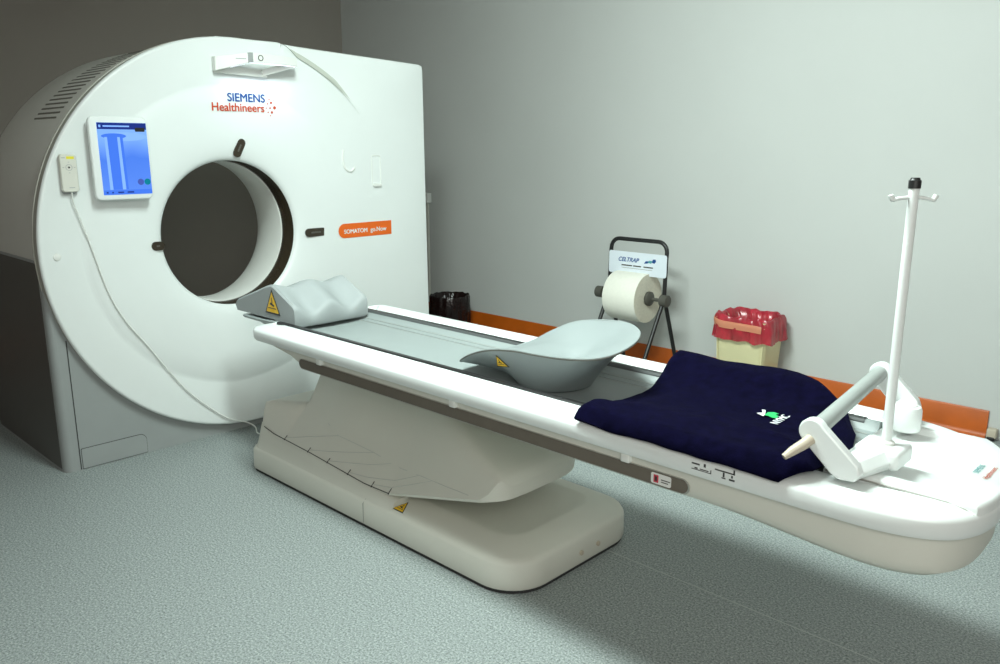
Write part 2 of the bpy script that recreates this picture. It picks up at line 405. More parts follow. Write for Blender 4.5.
# orange model label
tagp = [(.98, .934), (.98, 1.012)] + [(.655+.039*math.cos(R_(a)), .973+.039*math.sin(R_(a))) for a in range(90, 271, 15)]
ml = obj('model_label', slab(tagp, (.0125, 0, 0), (0, 1, 0), (0, 0, 1), 0, .0015), M['orange'], CT)
text('lettering', 'SOMATOM', (.0145, .652, .958), (0, 1, 0), (0, 0, 1), .155, M['lbl'], ml, bold=.035)
text('lettering', 'go.Now', (.0145, .830, .958), (0, 1, 0), (0, 0, 1), .112, M['lbl'], ml, bold=.03)
# laser windows round the bore
def capsule(L, r, n=8):
    return [(L/2*s+r*math.cos(R_(a)), r*math.sin(R_(a))) for s, aa in ((1, range(-90, 91, 180//n)), (-1, range(90, 271, 180//n))) for a in aa]
def marker(y, z, L, r, ang, x):
    c, s = math.cos(R_(ang)), math.sin(R_(ang))
    w = obj('laser_window', slab(capsule(L, r), (x, y, z), (0, c, s), (0, -s, c), -.004, .0035), M['window'], CT)
    obj('lens_bar', slab(rrect(-.35*L, .35*L, -.2*r, .2*r, .1*r), (x, y, z), (0, c, s), (0, -s, c), .0035, .0042), M['hub'], w)
marker(.478, .979, .085, .022, 0, .0025)
marker(.070, 1.416, .055, .020, 62, -.001)
marker(-.368, .977, .022, .020, 0, -.006)
# cover cap and moulded recess shapes
obj('cover_cap', lathe([(.0115, .016), (.0145, .015), (.016, .011)], (0, -.806, .969), 'x', 24), M['white2'], CT, smooth=40)
hook = spline([(.6685, 1.405), (.664, 1.36), (.670, 1.32), (.690, 1.297), (.718, 1.293), (.738, 1.31)], 6)
obj('moulded_hook', tube([(.013, p[0], p[1]) for p in [(q.x, q.y) for q in [Vector((a.x, a.y, 0)) if len(a) == 3 else a for a in hook]]], .006, 8), M['white2'], CT, smooth=60)
rc = rrect(.856, .915, 1.21, 1.375, .012)
obj('moulded_recess', join(tube([(.0125, y, z) for y, z in rc+rc[:1]], .0028, 6), slab(rrect(.858, .913, 1.206, 1.222, .006), (.012, 0, 0), (0, 1, 0), (0, 0, 1), 0, .012)), M['white2'], CT, smooth=60)

# tablet docked on the scanner face
TB = thing('tablet', 'white tablet showing a blue picture, docked on the scanner face', 'tablet', (.013, -.50, 1.37))
tilt = -.012
def TP(u, w, d): return (.040+d-(1.37-w)*(-tilt), u, w)
O = (.055, 0, 1.37)
tu, tw = Vector((0, 1, 0)), Vector((tilt, .0, 1)).normalized(); tn = tu.cross(tw)
prof = rrect(-.643, -.397, -.173, .178, .026)
def inset_poly(P, d):
    n = len(P); out = []
    for i in range(n):
        a, b_, c = Vector(P[i-1]), Vector(P[i]), Vector(P[(i+1) % n])
        e1, e2 = (b_-a), (c-b_)
        if e1.length < 1e-9: e1 = e2
        if e2.length < 1e-9: e2 = e1
        e1.normalize(); e2.normalize()
        n1, n2 = Vector((-e1.y, e1.x)), Vector((-e2.y, e2.x)); nn = (n1+n2).normalized(); k = max(.5, nn.dot(n1))
        out.append(tuple(b_+nn*d/k))
    return out
def TR(P, d): return [tuple(Vector(O)+tu*u+tw*w+tn*d) for u, w in P]
obj('casing', loft([TR(inset_poly(prof, .012), -.022), TR(inset_poly(prof, .002), -.012), TR(prof, -.006), TR(prof, .006), TR(inset_poly(prof, .003), .010), TR(inset_poly(prof, .008), .0115)]), M['white'], TB, smooth=40)
obj('dock', slab(rrect(-.58, -.45, -.10, .10, .02), O, tu, tw, -.040, -.012), M['white2'], TB)
OS = (.055, -.021, 1.37)
sc = rrect(-.590, -.382, -.150, .152, .003)
S = obj('screen', slab(sc, OS, tu, tw, .0115, .0125), M['screen'], TB, label='glowing blue screen')
def on_scr(name, P, m, d=.0127): obj(name, slab(P, OS, tu, tw, .0125, d), m, S)
on_scr('title_bar', rrect(-.589, -.383, .124, .151, .002), M['scr_dark'])
on_scr('status_tab', rrect(-.432, -.390, .115, .132, .004), M['black'], .0130)
ell = [(-.524+.052*math.cos(t*PI/16), .096+.0115*math.sin(t*PI/16)) for t in range(32)]
on_scr('picture_table_rim', [(-.480+.095*math.cos(t*PI/16), .094+.018*math.sin(t*PI/16)) for t in range(32)], M['scr_lite'])
on_scr('picture_table_top', ell, M['scr_mid'], .0129)
on_scr('picture_panel', [(-.548, -.128), (-.483, -.128), (-.487, .09), (-.562, .09)][::1], M['scr_mid'], .0128)
on_scr('picture_rail', [(-.561, -.128), (-.548, -.128), (-.552, .092), (-.563, .092)], M['scr_lite'], .0130)
on_scr('picture_rail', [(-.508, -.128), (-.494, -.128), (-.499, .092), (-.510, .092)], M['scr_lite'], .0130)
on_scr('footer_bar', rrect(-.589, -.383, -.149, -.130, .002), M['scr_mid'], .0128)
for i, mm_ in ((0, M['scr_violet']), (1, M['scr_teal'])):
    on_scr('round_button', [(-.428+.029*i+.0135*math.cos(t*PI/12), -.098+.0135*math.sin(t*PI/12)) for t in range(24)], mm_, .0130)
on_scr('title_icon', rrect(-.582, -.574, .132, .142, .001), M['scr_lite'], .0131)
on_scr('title_print', [(-.565, .134), (-.455, .134), (-.455, .140), (-.565, .140)], M['scr_lite'], .0131)
for a_, b_ in ((-.578, -.570), (-.555, -.548), (-.530, -.505), (-.490, -.462)): on_scr('footer_print', [(a_, -.143), (b_, -.143), (b_, -.137), (a_, -.137)], M['scr_dark'], .0131)

# remote control in its holder
RC = thing('remote_control', 'white handheld remote control with a coiling cable, hung left of the tablet', 'remote control', (.013, -.715, 1.30))
prof = rrect(-.749, -.682, 1.237, 1.392, .012)
def RP(P, x): return [(x, y, z) for y, z in P]
obj('casing', loft([RP(inset_poly(prof, .006), .018), RP(prof, .024), RP(prof, .036), RP(inset_poly(prof, .003), .040)]), M['cream'], RC, smooth=40)
obj('holder', loft([RP(rrect(-.745, -.690, 1.228, 1.34, .01), .0122), RP(rrect(-.745, -.690, 1.228, 1.34, .01), .022)]), M['bgrey'], RC)
obj('warning_strip', box(.0402, .0406, -.722, -.692, 1.372, 1.383), M['yel2'], RC, label='yellow strip')
obj('button_ring', lathe([(.0402, .013), (.0408, .013), (.0408, .0115), (.0402, .0115)], (0, -.715, 1.338), 'x', 24, True), M['fainttxt'], RC)
obj('button', lathe([(.0402, .004), (.0415, .004)], (0, -.715, 1.338), 'x', 12), M['ink'], RC)
for dy, dz in ((-.022, 0), (.022, 0), (0, .022), (0, -.022)):
    obj('button', box(.0402, .0408, -.715+dy-.003, -.715+dy+.003, 1.338+dz-.001, 1.338+dz+.001), M['fainttxt'], RC)
obj('print_line', box(.0402, .0405, -.742, -.727, 1.376, 1.379), M['fainttxt'], RC)
obj('print_line', box(.0402, .0405, -.722, -.700, 1.254, 1.2565), M['fainttxt'], RC)
for o_ in [RC]: o_.location.y -= .013
cab = spline([(.030, -.712, 1.236), (.026, -.708, 1.19), (.022, -.690, 1.13), (.020, -.655, 1.0), (.019, -.605, .80), (.019, -.545, .66), (.019, -.455, .525), (.019, -.37, .39), (.019, -.285, .27), (.02, -.19, .17), (.022, -.09, .085), (.03, .0, .045), (.06, .03, .02), (.14, .0, .012), (.30, -.02, .05), (.50, -.02, .06), (.56, -.02, .07)], 8)
obj('cable', tube([tuple(p) for p in cab], .0033, 8), M['white2'], RC, smooth=60, label='thin white cable')

# ------------------------------------------------------------------ patient table
PT = thing('patient_table', 'long white CT patient table with grey cradle on a beige foot', 'patient table', (1.35, .05, 0))
# foot
def fr(ins, z, x0=None):
    return [(x, y, z) for x, y in rrect(.50+ins*.6, 2.135-ins, -.262+ins, .43-ins, [max(.02, .15-ins*.5), .05, .05, max(.02, .15-ins*.5)], 10)]
fb = obj('foot_base', loft([fr(.014, .001), fr(.012, .012), fr(.003, .013), fr(0, .02), fr(.002, .098), fr(.008, .110), fr(.022, .118), fr(.11, .142), fr(.125, .143), fr(.14, .139)]), M['cream'], PT, smooth=35)
obj('floor_gap_shade', loft([fr(.006, .0005), fr(.006, .0125)]), M['seam'], fb)  # dark strip paints the shadow in the gap under the foot
obj('split_seam', join(box(1.345, 1.348, -.2630, -.2598, .02, .1), tube([(1.346, -.2605, .098), (1.347, -.25, .1125), (1.36, -.235, .1205), (1.40, -.20, .127)], .0012, 6)), M['softseam'], fb)
for y in (.17, .075):
    obj('bolt', lathe([(2.128, .009), (2.1395, .009), (2.1405, .006)], (0, y, .055), 'x', 12), M['beige'], fb)
# raised head end of the foot
def riser_h(x): return lerp(x, [(.505, .105), (.52, .122), (.537, .145), (.552, .185), (.565, .228), (.60, .222), (.66, .203), (.95, .188), (1.31, .160), (1.46, .150), (1.52, .138)])
rings = []
for x in [.505, .512, .52, .53, .537, .545, .552, .56, .565, .58, .60, .63, .66]+[.7+.04*i for i in range(21)]:
    h = riser_h(x); k = max(0, h-.115)
    half = [(-.2575, .085), (-.2565, .100), (-.252, .110), (-.246, .113+k*.12), (-.237, .116+k*.45), (-.230, .118+k*.80), (-.222, .118+k*.97), (-.200, .12+k)]
    if x < .555: c_ = .056-math.sqrt(max(0, .056**2-(.556-x)**2)); half = [(y+c_, z-.012 if z < .118 else z) for y, z in half]
    rings.append([(x, y, z) for y, z in half]+[(x, .168-y, z) for y, z in half[::-1]])
obj('riser', loft(rings), M['cream'], fb, smooth=45)

# lifting cover: slanted, flared shield under the table, a hump at its foot end
CX0, CX1, CY0 = .572, 2.02, -.226
def rimz(x): return lerp(x, [(.57, .218), (.66, .200), (.95, .186), (1.31, .160), (1.46, .164), (1.98, .297), (2.02, .302)])
def crest(x): return lerp(x, [(.57, .318), (.60, .326), (.745, .330), (.765, .50), (.80, .574), (1.50, .574), (1.58, .545), (1.66, .495), (1.75, .450), (1.84, .415), (1.92, .392), (1.98, .378), (2.005, .362), (2.02, .335)])
def crease_y(x): return lerp(x, [(.57, -.205), (.62, -.17), (.75, -.08), (.83, -.09), (.944, -.13), (1.04, -.148), (1.28, -.15), (1.41, -.158), (1.585, -.182), (1.75, -.204), (1.89, -.22), (2.02, -.2255)])
def cover_z(x, y):
    z0, H, yc = rimz(x), crest(x), crease_y(x)
    s1 = lerp(x, [(.57, 5.), (.62, 2.6), (.75, 1.05), (1.0, 1.05), (1.46, 1.3), (1.9, 1.6)])
    s2 = lerp(x, [(.57, 3), (.75, 2.2), (1.4, 2.2), (2.0, 2.0)])
    if y <= yc: z = z0+s1*(y-CY0)
    else: z = z0+s1*(yc-CY0)+s2*(y-yc)
    # soft minimum with the crest, softer towards the foot end
    k = lerp(x, [(.6, .006), (1.2, .012), (1.6, .03), (2.0, .03)])
    h = max(0, min(1, .5+.5*(H-z)/k)); 
    return (H*(1-h)+z*h)-k*h*(1-h)
def plan_y0(x):      # rounded foot-end corners in plan
    return CY0+.09*(1-math.sqrt(max(0, 1-max(0, (x-1.93)/.09)**2)))
def plan_y1(x): return .36-.26*(1-math.sqrt(max(0, 1-max(0, (x-1.70)/.3205)**2)))
gx = sorted(set([.572, .576, .582, .59, .60, .61, .62, .735, .745, .75, .755, .76, .765, .77, .78, .79, .80, .81, 1.985, 1.995, 2.003, 2.01, 2.015, 2.0185, 2.02]+[round(.64+.03*i, 3) for i in range(4)]+[round(.83+.03*i, 3) for i in range(39)]))
sv = [0, .004, .012, .025, .045, .07, .10, .13, .16, .20, .24, .28, .32, .36, .40, .44, .47, .5]
sv = sv+[1-q_ for q_ in sv[-2::-1]]
rings = []
for x in gx:
    y0 = plan_y0(x); y1 = plan_y1(x)
    rg = [(x, y0+(y1-y0)*t, cover_z(x, y0+(y1-y0)*min(t, 1-t))) for t in sv]
    zb = rimz(x)
    bot = [(x, y1-.004, zb-.010), (x, y1-.05, zb-.012), (x, y0+.05, zb-.012), (x, y0+.004, zb-.010)]
    rings.append(rg+bot)
lc = obj('lifting_cover', loft(rings), M['cream'], PT, smooth=50)
def front(x, y, off=.0008): return (x, y, cover_z(x, y)+off)
ds = [tube([front(x0/100, crease_y(x0/100)) for x0 in range(94, 190, 2)], .0014, 5)]
for a, b_ in ((.75, 1.04), (.928, 1.278), (1.066, 1.412), (1.205, 1.585), (1.356, 1.672)):
    ds.append(tube([front(a+(b_-a)*k/24, CY0+.004+(crease_y(b_)-CY0-.004)*k/24) for k in range(25)], .0014, 5))
obj('pleat_seam', join(*ds), M['paleseam'], lc)
ds = [tube([(x, CY0-.0015, rimz(x)-.0005) for x in [.59+.87*k/24 for k in range(25)]], .0017, 5)]
for a in (.75, .928, 1.066, 1.205, 1.356, 1.46): ds.append(tube([(a, CY0-.003, rimz(a)-.004), (a+.004, CY0+.012, cover_z(a, CY0+.012)+.001)], .0022, 5))
obj('hinge_line', join(*ds), M['seam'], lc)
def warning(name, c, U, W, size, parent, k=.0012, tall=1.):
    U, W = Vector(U).normalized(), Vector(W).normalized()
    def tri(s): return [(-s*.5, -s*.35*tall), (s*.5, -s*.35*tall), (0, s*.55*tall)]
    o = obj(name, slab(tri(size), c, U, W, 0, k), M['black'], parent)
    obj('sticker_field', slab(tri(size*.82), c, U, W, k, k+.0004), M['yellow'], o)
    s = size
    obj('sticker_symbol', join(slab([(-.16*s, .0), (.10*s, -.07*s), (.16*s, -.02*s), (-.08*s, .07*s)], c, U, W, k+.0004, k+.0008),
                               slab([(-.02*s, .05*s), (.03*s, .04*s), (.02*s, .26*s*tall), (-.02*s, .24*s*tall)], c, U, W, k+.0004, k+.0008),
                               slab([(-.26*s, -.15*s*tall), (.26*s, -.15*s*tall), (.26*s, -.12*s*tall), (-.26*s, -.12*s*tall)], c, U, W, k+.0004, k+.0008)), M['ink'], o)
    return o
warning('warning_sticker', (1.525, -.218, .1245), (1, 0, 0), (0, .95, .28), .062, fb)

# plan outline of the table rail (near side, foot end, far side)
near = [(2.6, -.345), (2.9, -.345), (3.08, -.345), (3.19, -.340), (3.275, -.318), (3.335, -.275), (3.37, -.20), (3.38, -.10), (3.372, .0), (3.345, .105), (3.29, .205), (3.20, .278), (3.10, .317), (2.98, .337), (2.8, .345), (2.6, .345)]
def outline(ins, x0, rc=.05):
    sp = [Vector((p.x, p.y)) for p in spline([(x, y, 0) for x, y in near], 5)]
    pts = []
    n = len(sp)
    for i in range(n):
        d = (sp[min(i+1, n-1)]-sp[max(i-1, 0)]).normalized(); nn = Vector((-d.y, d.x)); pts.append(sp[i]+nn*ins)
    out = []
    r = max(.004, rc-ins)
    y0 = -.345+ins; y1 = .345-ins
    for k in range(7):
        a = R_(180+15*k); out.append((x0+r+r*math.cos(a), y0+r+r*math.sin(a)))
    for k in range(1, 12): out.append((x0+r+(2.6-x0-r)*k/12, y0))
    out += [(p.x, p.y) for p in pts]
    for k in range(11, 0, -1): out.append((x0+r+(2.6-x0-r)*k/12, y1))
    for k in range(7):
        a = R_(90+15*k); out.append((x0+r+r*math.cos(a), y1-r+r*math.sin(a)))
    for k in range(1, 10): out.append((x0, y1-r+(y0+r-y1+r)*k/10))
    return out
def ring(ins, z, x0, rc=.05, clampz=None, cap=.655):
    r = [(x, y, z) for x, y in outline(ins, x0, rc)]
    if clampz: r = [(x, y, min(q, cap) if (abs(y) < .250 and x < x0+.003) else q) for x, y, q in r]
    return r
HX = .724
rail = [ring(.016, .652, HX+.03), ring(.004, .656, HX+.012), ring(0, .664, HX+.004), ring(0, .692, HX), ring(.003, .699, HX+.002), ring(.014, .706, HX+.010),
        ring(.044, .7130, HX+.045, .06, 1), ring(.08, .7130, HX+.085, .07, 1), ring(.102, .7115, HX+.107, .08, 1), ring(.108, .705, HX+.113, .08, 1), ring(.110, .655, HX+.115, .08, 1, .645), ring(.13, .645, HX+.13, .08, 1, .645)]
obj('side_rail', loft(rail), M['white'], PT, smooth=35)
def ring2(ins, z, x0, fx): return [(x if x < 2.6 else 2.6+(x-2.6)*fx, y, z-.026*sm(2.8, 3.3, x)*sm(.645, .60, z)) for x, y in outline(ins, x0, .06)]
uf = obj('underframe', loft([ring2(.020, .6525, .80, 1), ring2(.020, .645, .86, 1.0), ring2(.020, .63, .97, .998), ring2(.021, .612, 1.02, .998), ring2(.025, .596, 1.055, .993), ring2(.036, .583, 1.09, .98), ring2(.06, .577, 1.13, .95)]), M['cream'], PT, smooth=35)
def stripe(x0, x1, z0, z1, d0, d1, r=None):
    r = (z1-z0)/2 if r is None else r
    return slab(rrect(x0, x1, z0, z1, r, 8), (0, -.3255, 0), (1, 0, 0), (0, 0, 1), d0, d1)
obj('slot_rim', stripe(1.062, 2.768, .5915, .6315, -.004, .0022), M['metal'], uf, smooth=30)
sl = obj('slot_band', stripe(1.066, 2.764, .5945, .6295, 0, .0034), M['slot'], uf, smooth=30, label='long dark brown slot band')
lb = obj('slot_label', stripe(2.660, 2.718, .598, .6265, .003, .0046, .005), M['lbl'], sl)
obj('slot_label_mark', join(box(2.668, 2.682, -.3308, -.3301, .602, .622)), M['pink'], lb)
obj('slot_label_text', join(box(2.672, 2.678, -.3312, -.3308, .606, .618), box(2.690, 2.716, -.3308, -.3301, .612, .614), box(2.690, 2.710, -.3308, -.3301, .606, .608)), M['ink'], lb)
for x in (1.21, 1.935, 2.585):
    obj('support_rib', rbox(x-.014, x+.014, -.340, -.31, .632, .656, .004), M['white2'], uf, smooth=40)
# pictogram stickers on the rail
N_ = (0, -1, 0)
def onside(P, d=.0008): return slab(P, (0, -.345, 0), (1, 0, 0), (0, 0, 1), 0, d)
def bx2(x0, x1, z0, z1): return [(x0, z0), (x1, z0), (x1, z1), (x0, z1)]
obj('pictogram_print', join(onside(bx2(2.781, 2.802, .687, .6905)), onside(bx2(2.813, 2.818, .686, .694)), onside(bx2(2.781, 2.832, .674, .6755)), onside(bx2(2.789, 2.797, .677, .680)), onside(bx2(2.803, 2.826, .6775, .6795)), onside(bx2(2.831, 2.833, .674, .683))), M['ink'], PT)
obj('pictogram_print', join(onside(bx2(2.842, 2.893, .688, .691)), onside(bx2(2.889, 2.8925, .688, .700)), onside(bx2(2.863, 2.867, .676, .687)), onside(bx2(2.860, 2.870, .672, .6745)), onside(bx2(2.884, 2.888, .679, .685)), onside(bx2(2.879, 2.893, .672, .676))), M['ink'], PT)
# grey cradle
def crz(y):
    a = abs(y)
    return lerp(a, [(0, .669), (.10, .671), (.143, .6735), (.1435, .6755), (.146, .6755), (.168, .678), (.1685, .680), (.171, .680), (.186, .684), (.196, .694), (.2035, .7065), (.216, .7075), (.2195, .7035)])
ys = [0, .05, .10, .143, .1435, .146, .168, .1685, .171, .186, .196, .2035, .2075, .216, .2195]
prof = [(-y, crz(y)) for y in ys[::-1]]+[(y, crz(y)) for y in ys[1:]]+[(.2195, .664), (.212, .657), (-.212, .657), (-.2195, .664)]
def cradle_ring(x, s=1., f=1.): return [(x, y*s, .696+(z-.696)*f) for y, z in prof]
cr_o = obj('cradle', loft([cradle_ring(.435, .93, .10), cradle_ring(.443, .97, .16), cradle_ring(.47, 1, .2), cradle_ring(.60, 1, .22), cradle_ring(.74, 1), cradle_ring(3.02, 1)]), M['cradle'], PT, smooth=28, label='grey padded cradle top')
for s in (-1, 1):
    obj('edge_trim', loft([[(x, s*y, z) for y, z in ((.2045, .7085), (.202, .7078), (.200, .7045), (.1985, .7018), (.199, .69), (.2045, .69))] for x in (.745, 2.98)]), M['trim'], cr_o, label='dark grey inner edge strip')
    obj('edge_seal', loft([[(x, s*y, z) for y, z in ((.2195, .690), (.2265, .690), (.2265, .7055), (.222, .7095), (.206, .7095), (.2044, .7085), (.2195, .70))] for x in (.745, 2.98)]), M['black'], cr_o, label='black edge strip')
for s in (-1, 1):
    for y in (.139, .170): obj('groove', loft([[(x, s*y+a, crz(y)+b_) for a, b_ in ((-.0012, .0003), (.0012, .0003), (.0012, .0008), (-.0012, .0008))] for x in (.76, 3.0)]), M['softseam'], cr_o)
# white foot tray
TX0 = 3.045
def end_curve(ins):
    sp = [Vector((p.x, p.y)) for p in spline([(x, y, 0) for x, y in near], 5)]; n = len(sp); out = []
    for i in range(n):
        if sp[i].x < 3.06: continue
        d = (sp[min(i+1, n-1)]-sp[max(i-1, 0)]).normalized(); out.append(sp[i]+Vector((-d.y, d.x))*ins)
    return out
def tray(ins, z, f=1., lo=-.226, hi=.222):
    pts = [(TX0+ins, lo+ins*.9), (TX0+ins+.02, lo+ins*.9)] + [(p.x, p.y) for p in end_curve(ins+.003)] + [(TX0+ins+.02, hi-ins*.9), (TX0+ins, hi-ins*.9)]
    return [(TX0+(x-TX0)*f, min(hi-ins*.9, max(lo+ins*.9, y)), z) for x, y in pts]
obj('foot_tray', loft([tray(0, .66), tray(0, .712), tray(.003, .719), tray(.009, .723), tray(.034, .7242, .80), tray(.040, .7225, .785), tray(.050, .708, .765), tray(.064, .704, .75)]), M['white'], PT, smooth=35)
obj('tray_seam', tube([(3.05, -.2285, .7128), (3.10, -.2285, .7128), (3.22, -.2285, .7128), (3.27, -.2288, .7130), (3.30, -.229, .7128), (3.335, -.2295, .708), (3.352, -.230, .700)], .0022, 6), M['softseam'], PT)
text('tray_logo_upper', 'SIEMENS', (3.312, -.048, .7246), (0, 1, 0), (-1, 0, 0), .060, M['teal'], PT, bold=.01)
text('tray_logo_lower', 'Healthineers', (3.336, -.070, .7246), (0, 1, 0), (-1, 0, 0), .085, M['logoor'], PT, bold=.008)

# ------------------------------------------------------------------ knee wedge on the head end
KW = thing('positioning_wedge', 'light grey foam wedge with two hollows at the scanner end of the table', 'cushion', (.65, 0, .709))
NY = 41
def ridge(v):   # waviness of the foot edge, v -1..1
    return .5*(math.cos(v*2*PI*1.0)) * (1 if abs(v) < 1 else 1)
xs = [.352, .356, .364, .38, .45, .55, .62, .65, .665, .68, .70, .73, .76, .79, .81, .822, .829, .833, .835]
def wz(x, v):
    z = lerp(x, [(.352, .738), (.364, .755), (.38, .761), (.62, .845), (.65, .853), (.665, .855), (.68, .851), (.70, .842), (.79, .801), (.81, .792), (.822, .7865), (.829, .780), (.833, .772), (.835, .760)])
    dip = .5-.5*math.cos(2*PI*v)          # v 0..1: hollows at 1/4 and 3/4 when doubled
    d2 = math.sin(2*PI*v)**2
    z -= (.020*sm(.40, .64, x)+.024*sm(.66, .80, x))*d2
    e = min(v, 1-v)
    z -= .010*(1-sm(0, .03, e))
    return z
top = [[(x, -.195+.372*j/(NY-1), wz(x, j/(NY-1))) for j in range(NY)] for x in xs]
def botz(x): return .7105 + .0*x
V, F = [], []
nx = len(xs)
for i in range(nx):
    for j in range(NY): V.append(top[i][j])
def q(i, j): return i*NY+j
for i in range(nx-1):
    for j in range(NY-1): F.append((q(i, j), q(i+1, j), q(i+1, j+1), q(i, j+1)))
nb = len(V)
per = [(i, 0) for i in range(nx)]+[(nx-1, j) for j in range(1, NY)]+[(i, NY-1) for i in range(nx-2, -1, -1)]+[(0, j) for j in range(NY-2, 0, -1)]
for i, j in per: V.append((xs[i]+.012*sm(.40, .352, xs[i]), top[i][j][1], .705 if xs[i] < .70 else .696))
for i, j in per: V.append((xs[i]+.018*sm(.40, .352, xs[i])-(.006 if i == nx-1 else 0), top[i][j][1]*.93, .7015 if xs[i] < .70 else .6885))
m_ = len(per)
for k in range(m_):
    k2 = (k+1) % m_
    F.append((q(*per[k]), nb+k, nb+k2, q(*per[k2]))); F.append((nb+k, nb+m_+k, nb+m_+k2, nb+k2))
F.append(tuple(nb+m_+k for k in range(m_)))
obj('foam_body', (V, F), M['foam'], KW, smooth=45)
warning('warning_sticker', (.668, -.1955, .769), (1, 0, 0), (0, 0, 1), .118, KW, tall=1.0)

# ------------------------------------------------------------------ head holder dish
HH = thing('head_holder', 'pale grey scooped dish-shaped support on the middle of the table', 'head support', (2.12, 0, .672))
NR = 96
RIM = spline([(2.41, -.06, .866), (2.372, .03, .876), (2.30, .10, .879), (2.205, .155, .871), (2.085, .185, .853), (1.985, .192, .829), (1.893, .188, .786), (1.832, .165, .747), (1.785, .11, .724), (1.752, .03, .712), (1.738, -.05, .704), (1.752, -.12, .708), (1.803, -.172, .733), (1.875, -.195, .768), (1.958, -.2, .796), (2.06, -.2, .812), (2.16, -.2, .816), (2.255, -.196, .821), (2.345, -.176, .831), (2.396, -.135, .846)], 6, True)
NR = len(RIM)
def rimp_k(k): return RIM[k % NR].copy()
def dish_k(rho, k):
    p = rimp_k(k); c = Vector((2.10, 0, 0)); x = c.x+(p.x-c.x)*rho; y = p.y*rho
    zc = lerp(x, [(1.738, .714), (1.85, .757), (1.95, .775), (2.05, .772), (2.15, .774), (2.25, .795), (2.35, .835), (2.41, .865)])
    k_ = rho**3.0
    z = p.z*k_+zc*(1-k_)
    dx, dy = (x-2.13)/.06, (y-.02)/.045; z -= .024*math.exp(-(dx*dx+dy*dy))
    return (x, y, z)
top = [[dish_k(r, k) for k in range(NR)] for r in (.02, .1, .2, .3, .4, .5, .6, .7, .78, .85, .91, .955, .985)]
rim1 = [tuple(rimp_k(k)+Vector((0, 0, .001))) for k in range(NR)]
rim2 = [tuple(rimp_k(k)+Vector((0, 0, -.004))) for k in range(NR)]
foot = []
def under(t, k):
    p = rimp_k(k); a = math.atan2(p.y*1.5, p.x-2.10)
    fx, fy = 2.072+.118*math.cos(a), -.005+.125*math.sin(a)
    left = sm(1.98, 1.80, p.x)
    f = t**.85
    x = p.x+(fx-p.x)*f; y = p.y+(fy-p.y)*(f**1.25)
    z = (p.z-.004)+(.6735-(p.z-.004))*(t**(1.0+1.5*left))
    return (x, y, z)
und = [[under(t, k) for k in range(NR)] for t in (.04, .1, .2, .32, .45, .58, .7, .8, .9, .96, 1)]
obj('dish_body', loft(top+[rim1, rim2]+und), M['dish'], HH, smooth=50)
obj('edge_piping', tube([tuple(rimp_k(k)+Vector((0, 0, -.003))) for k in range(NR+1)], .0022, 6), M['hub'], HH, label='thin dark edge line')
# outward frame of the side wall where the sticker sits
ks = min(range(NR), key=lambda k: (under(.3, k)[0]-1.99)**2+(under(.3, k)[1]+.18)**2)
a_, b1, c1 = Vector(under(.30, ks)), Vector(under(.30, ks+3)), Vector(under(.20, ks))
U_ = (b1-a_).normalized(); W_ = (c1-a_); W_ = (W_-U_*W_.dot(U_)).normalized()
if U_.cross(W_).y > 0: U_ = -U_
warning('warning_sticker', tuple(a_+U_.cross(W_)*.0025), U_, W_, .055, HH)

# ------------------------------------------------------------------ navy blanket
BL = thing('blanket', 'folded navy blue fleece blanket with a small embroidered emblem across the table', 'blanket', (2.7, 0, .72))
def bl_xy(u, v):
    # u 0..1 head side -> foot side, v 0..1 near -> far
    yl = -.350+.685*v
    xl = lerp(v, [(0, 2.425), (.12, 2.41), (.35, 2.395), (.6, 2.375), (.8, 2.35), (1, 2.322)])
    rt = [(0, (3.0, -.358)), (.10, (3.055, -.305)), (.25, (3.06, -.20)), (.45, (3.045, -.06)), (.62, (3.01, .06)), (.78, (2.94, .18)), (.90, (2.84, .265)), (1, (2.72, .318))]
    for (a, p), (b_, q_) in zip(rt, rt[1:]):
        if v <= b_:
            t = (v-a)/(b_-a); xr, yr = p[0]+(q_[0]-p[0])*t, p[1]+(q_[1]-p[1])*t; break
    t = u
    return xl+(xr-xl)*t, yl+(yr-yl)*t
def bl_z(x, y, u, v):
    a = abs(y)
    base = lerp(a, [(0, .690), (.12, .697), (.18, .712), (.23, .728), (.28, .736), (.32, .735), (.345, .722), (.36, .708)])
    base += .012*sm(0, .25, u)*(1-sm(.2, .3, a))          # fuller away from the folded edge
    if y > .1: base += .018*sm(.15, .30, y)
    th = .016
    w = .013*noise.noise(Vector((x*5, y*6, 1.3)))+.006*noise.noise(Vector((x*13, y*13, 4)))
    w += .006*math.sin(9*(x-2.3)+14*y)*math.exp(-((v-.22)/.14)**2)
    fold = .013*math.exp(-((v-.27-.06*math.sin(5*u))/.035)**2)*sm(.2, .5, u)
    return base+th+w*.9+fold
NU, NV = 60, 50
def edge(u, v): return min(u, 1-u, v, 1-v)
V, F = [], []
for i in range(NU+1):
    for j in range(NV+1):
        u, v = i/NU, j/NV; x, y = bl_xy(u, v); z = bl_z(x, y, u, v)
        e = edge(u, v); z -= .016*(1-sm(0, .045, e))**1.5
        V.append((x, y, z))
nb = len(V)
for i in range(NU+1):
    for j in range(NV+1):
        u, v = i/NU, j/NV; x, y = bl_xy(.006+u*.988, .006+v*.988); V.append((x, y, V[i*(NV+1)+j][2]-.016*sm(0, .04, edge(u, v))-.006))
def q(i, j, o=0): return o+i*(NV+1)+j
for i in range(NU):
    for j in range(NV):
        F.append((q(i, j), q(i+1, j), q(i+1, j+1), q(i, j+1))); F.append((q(i, j, nb), q(i, j+1, nb), q(i+1, j+1, nb), q(i+1, j, nb)))
for i in range(NU):
    for j in (0, NV): F.append((q(i, j), q(i+1, j), q(i+1, j, nb), q(i, j, nb)))
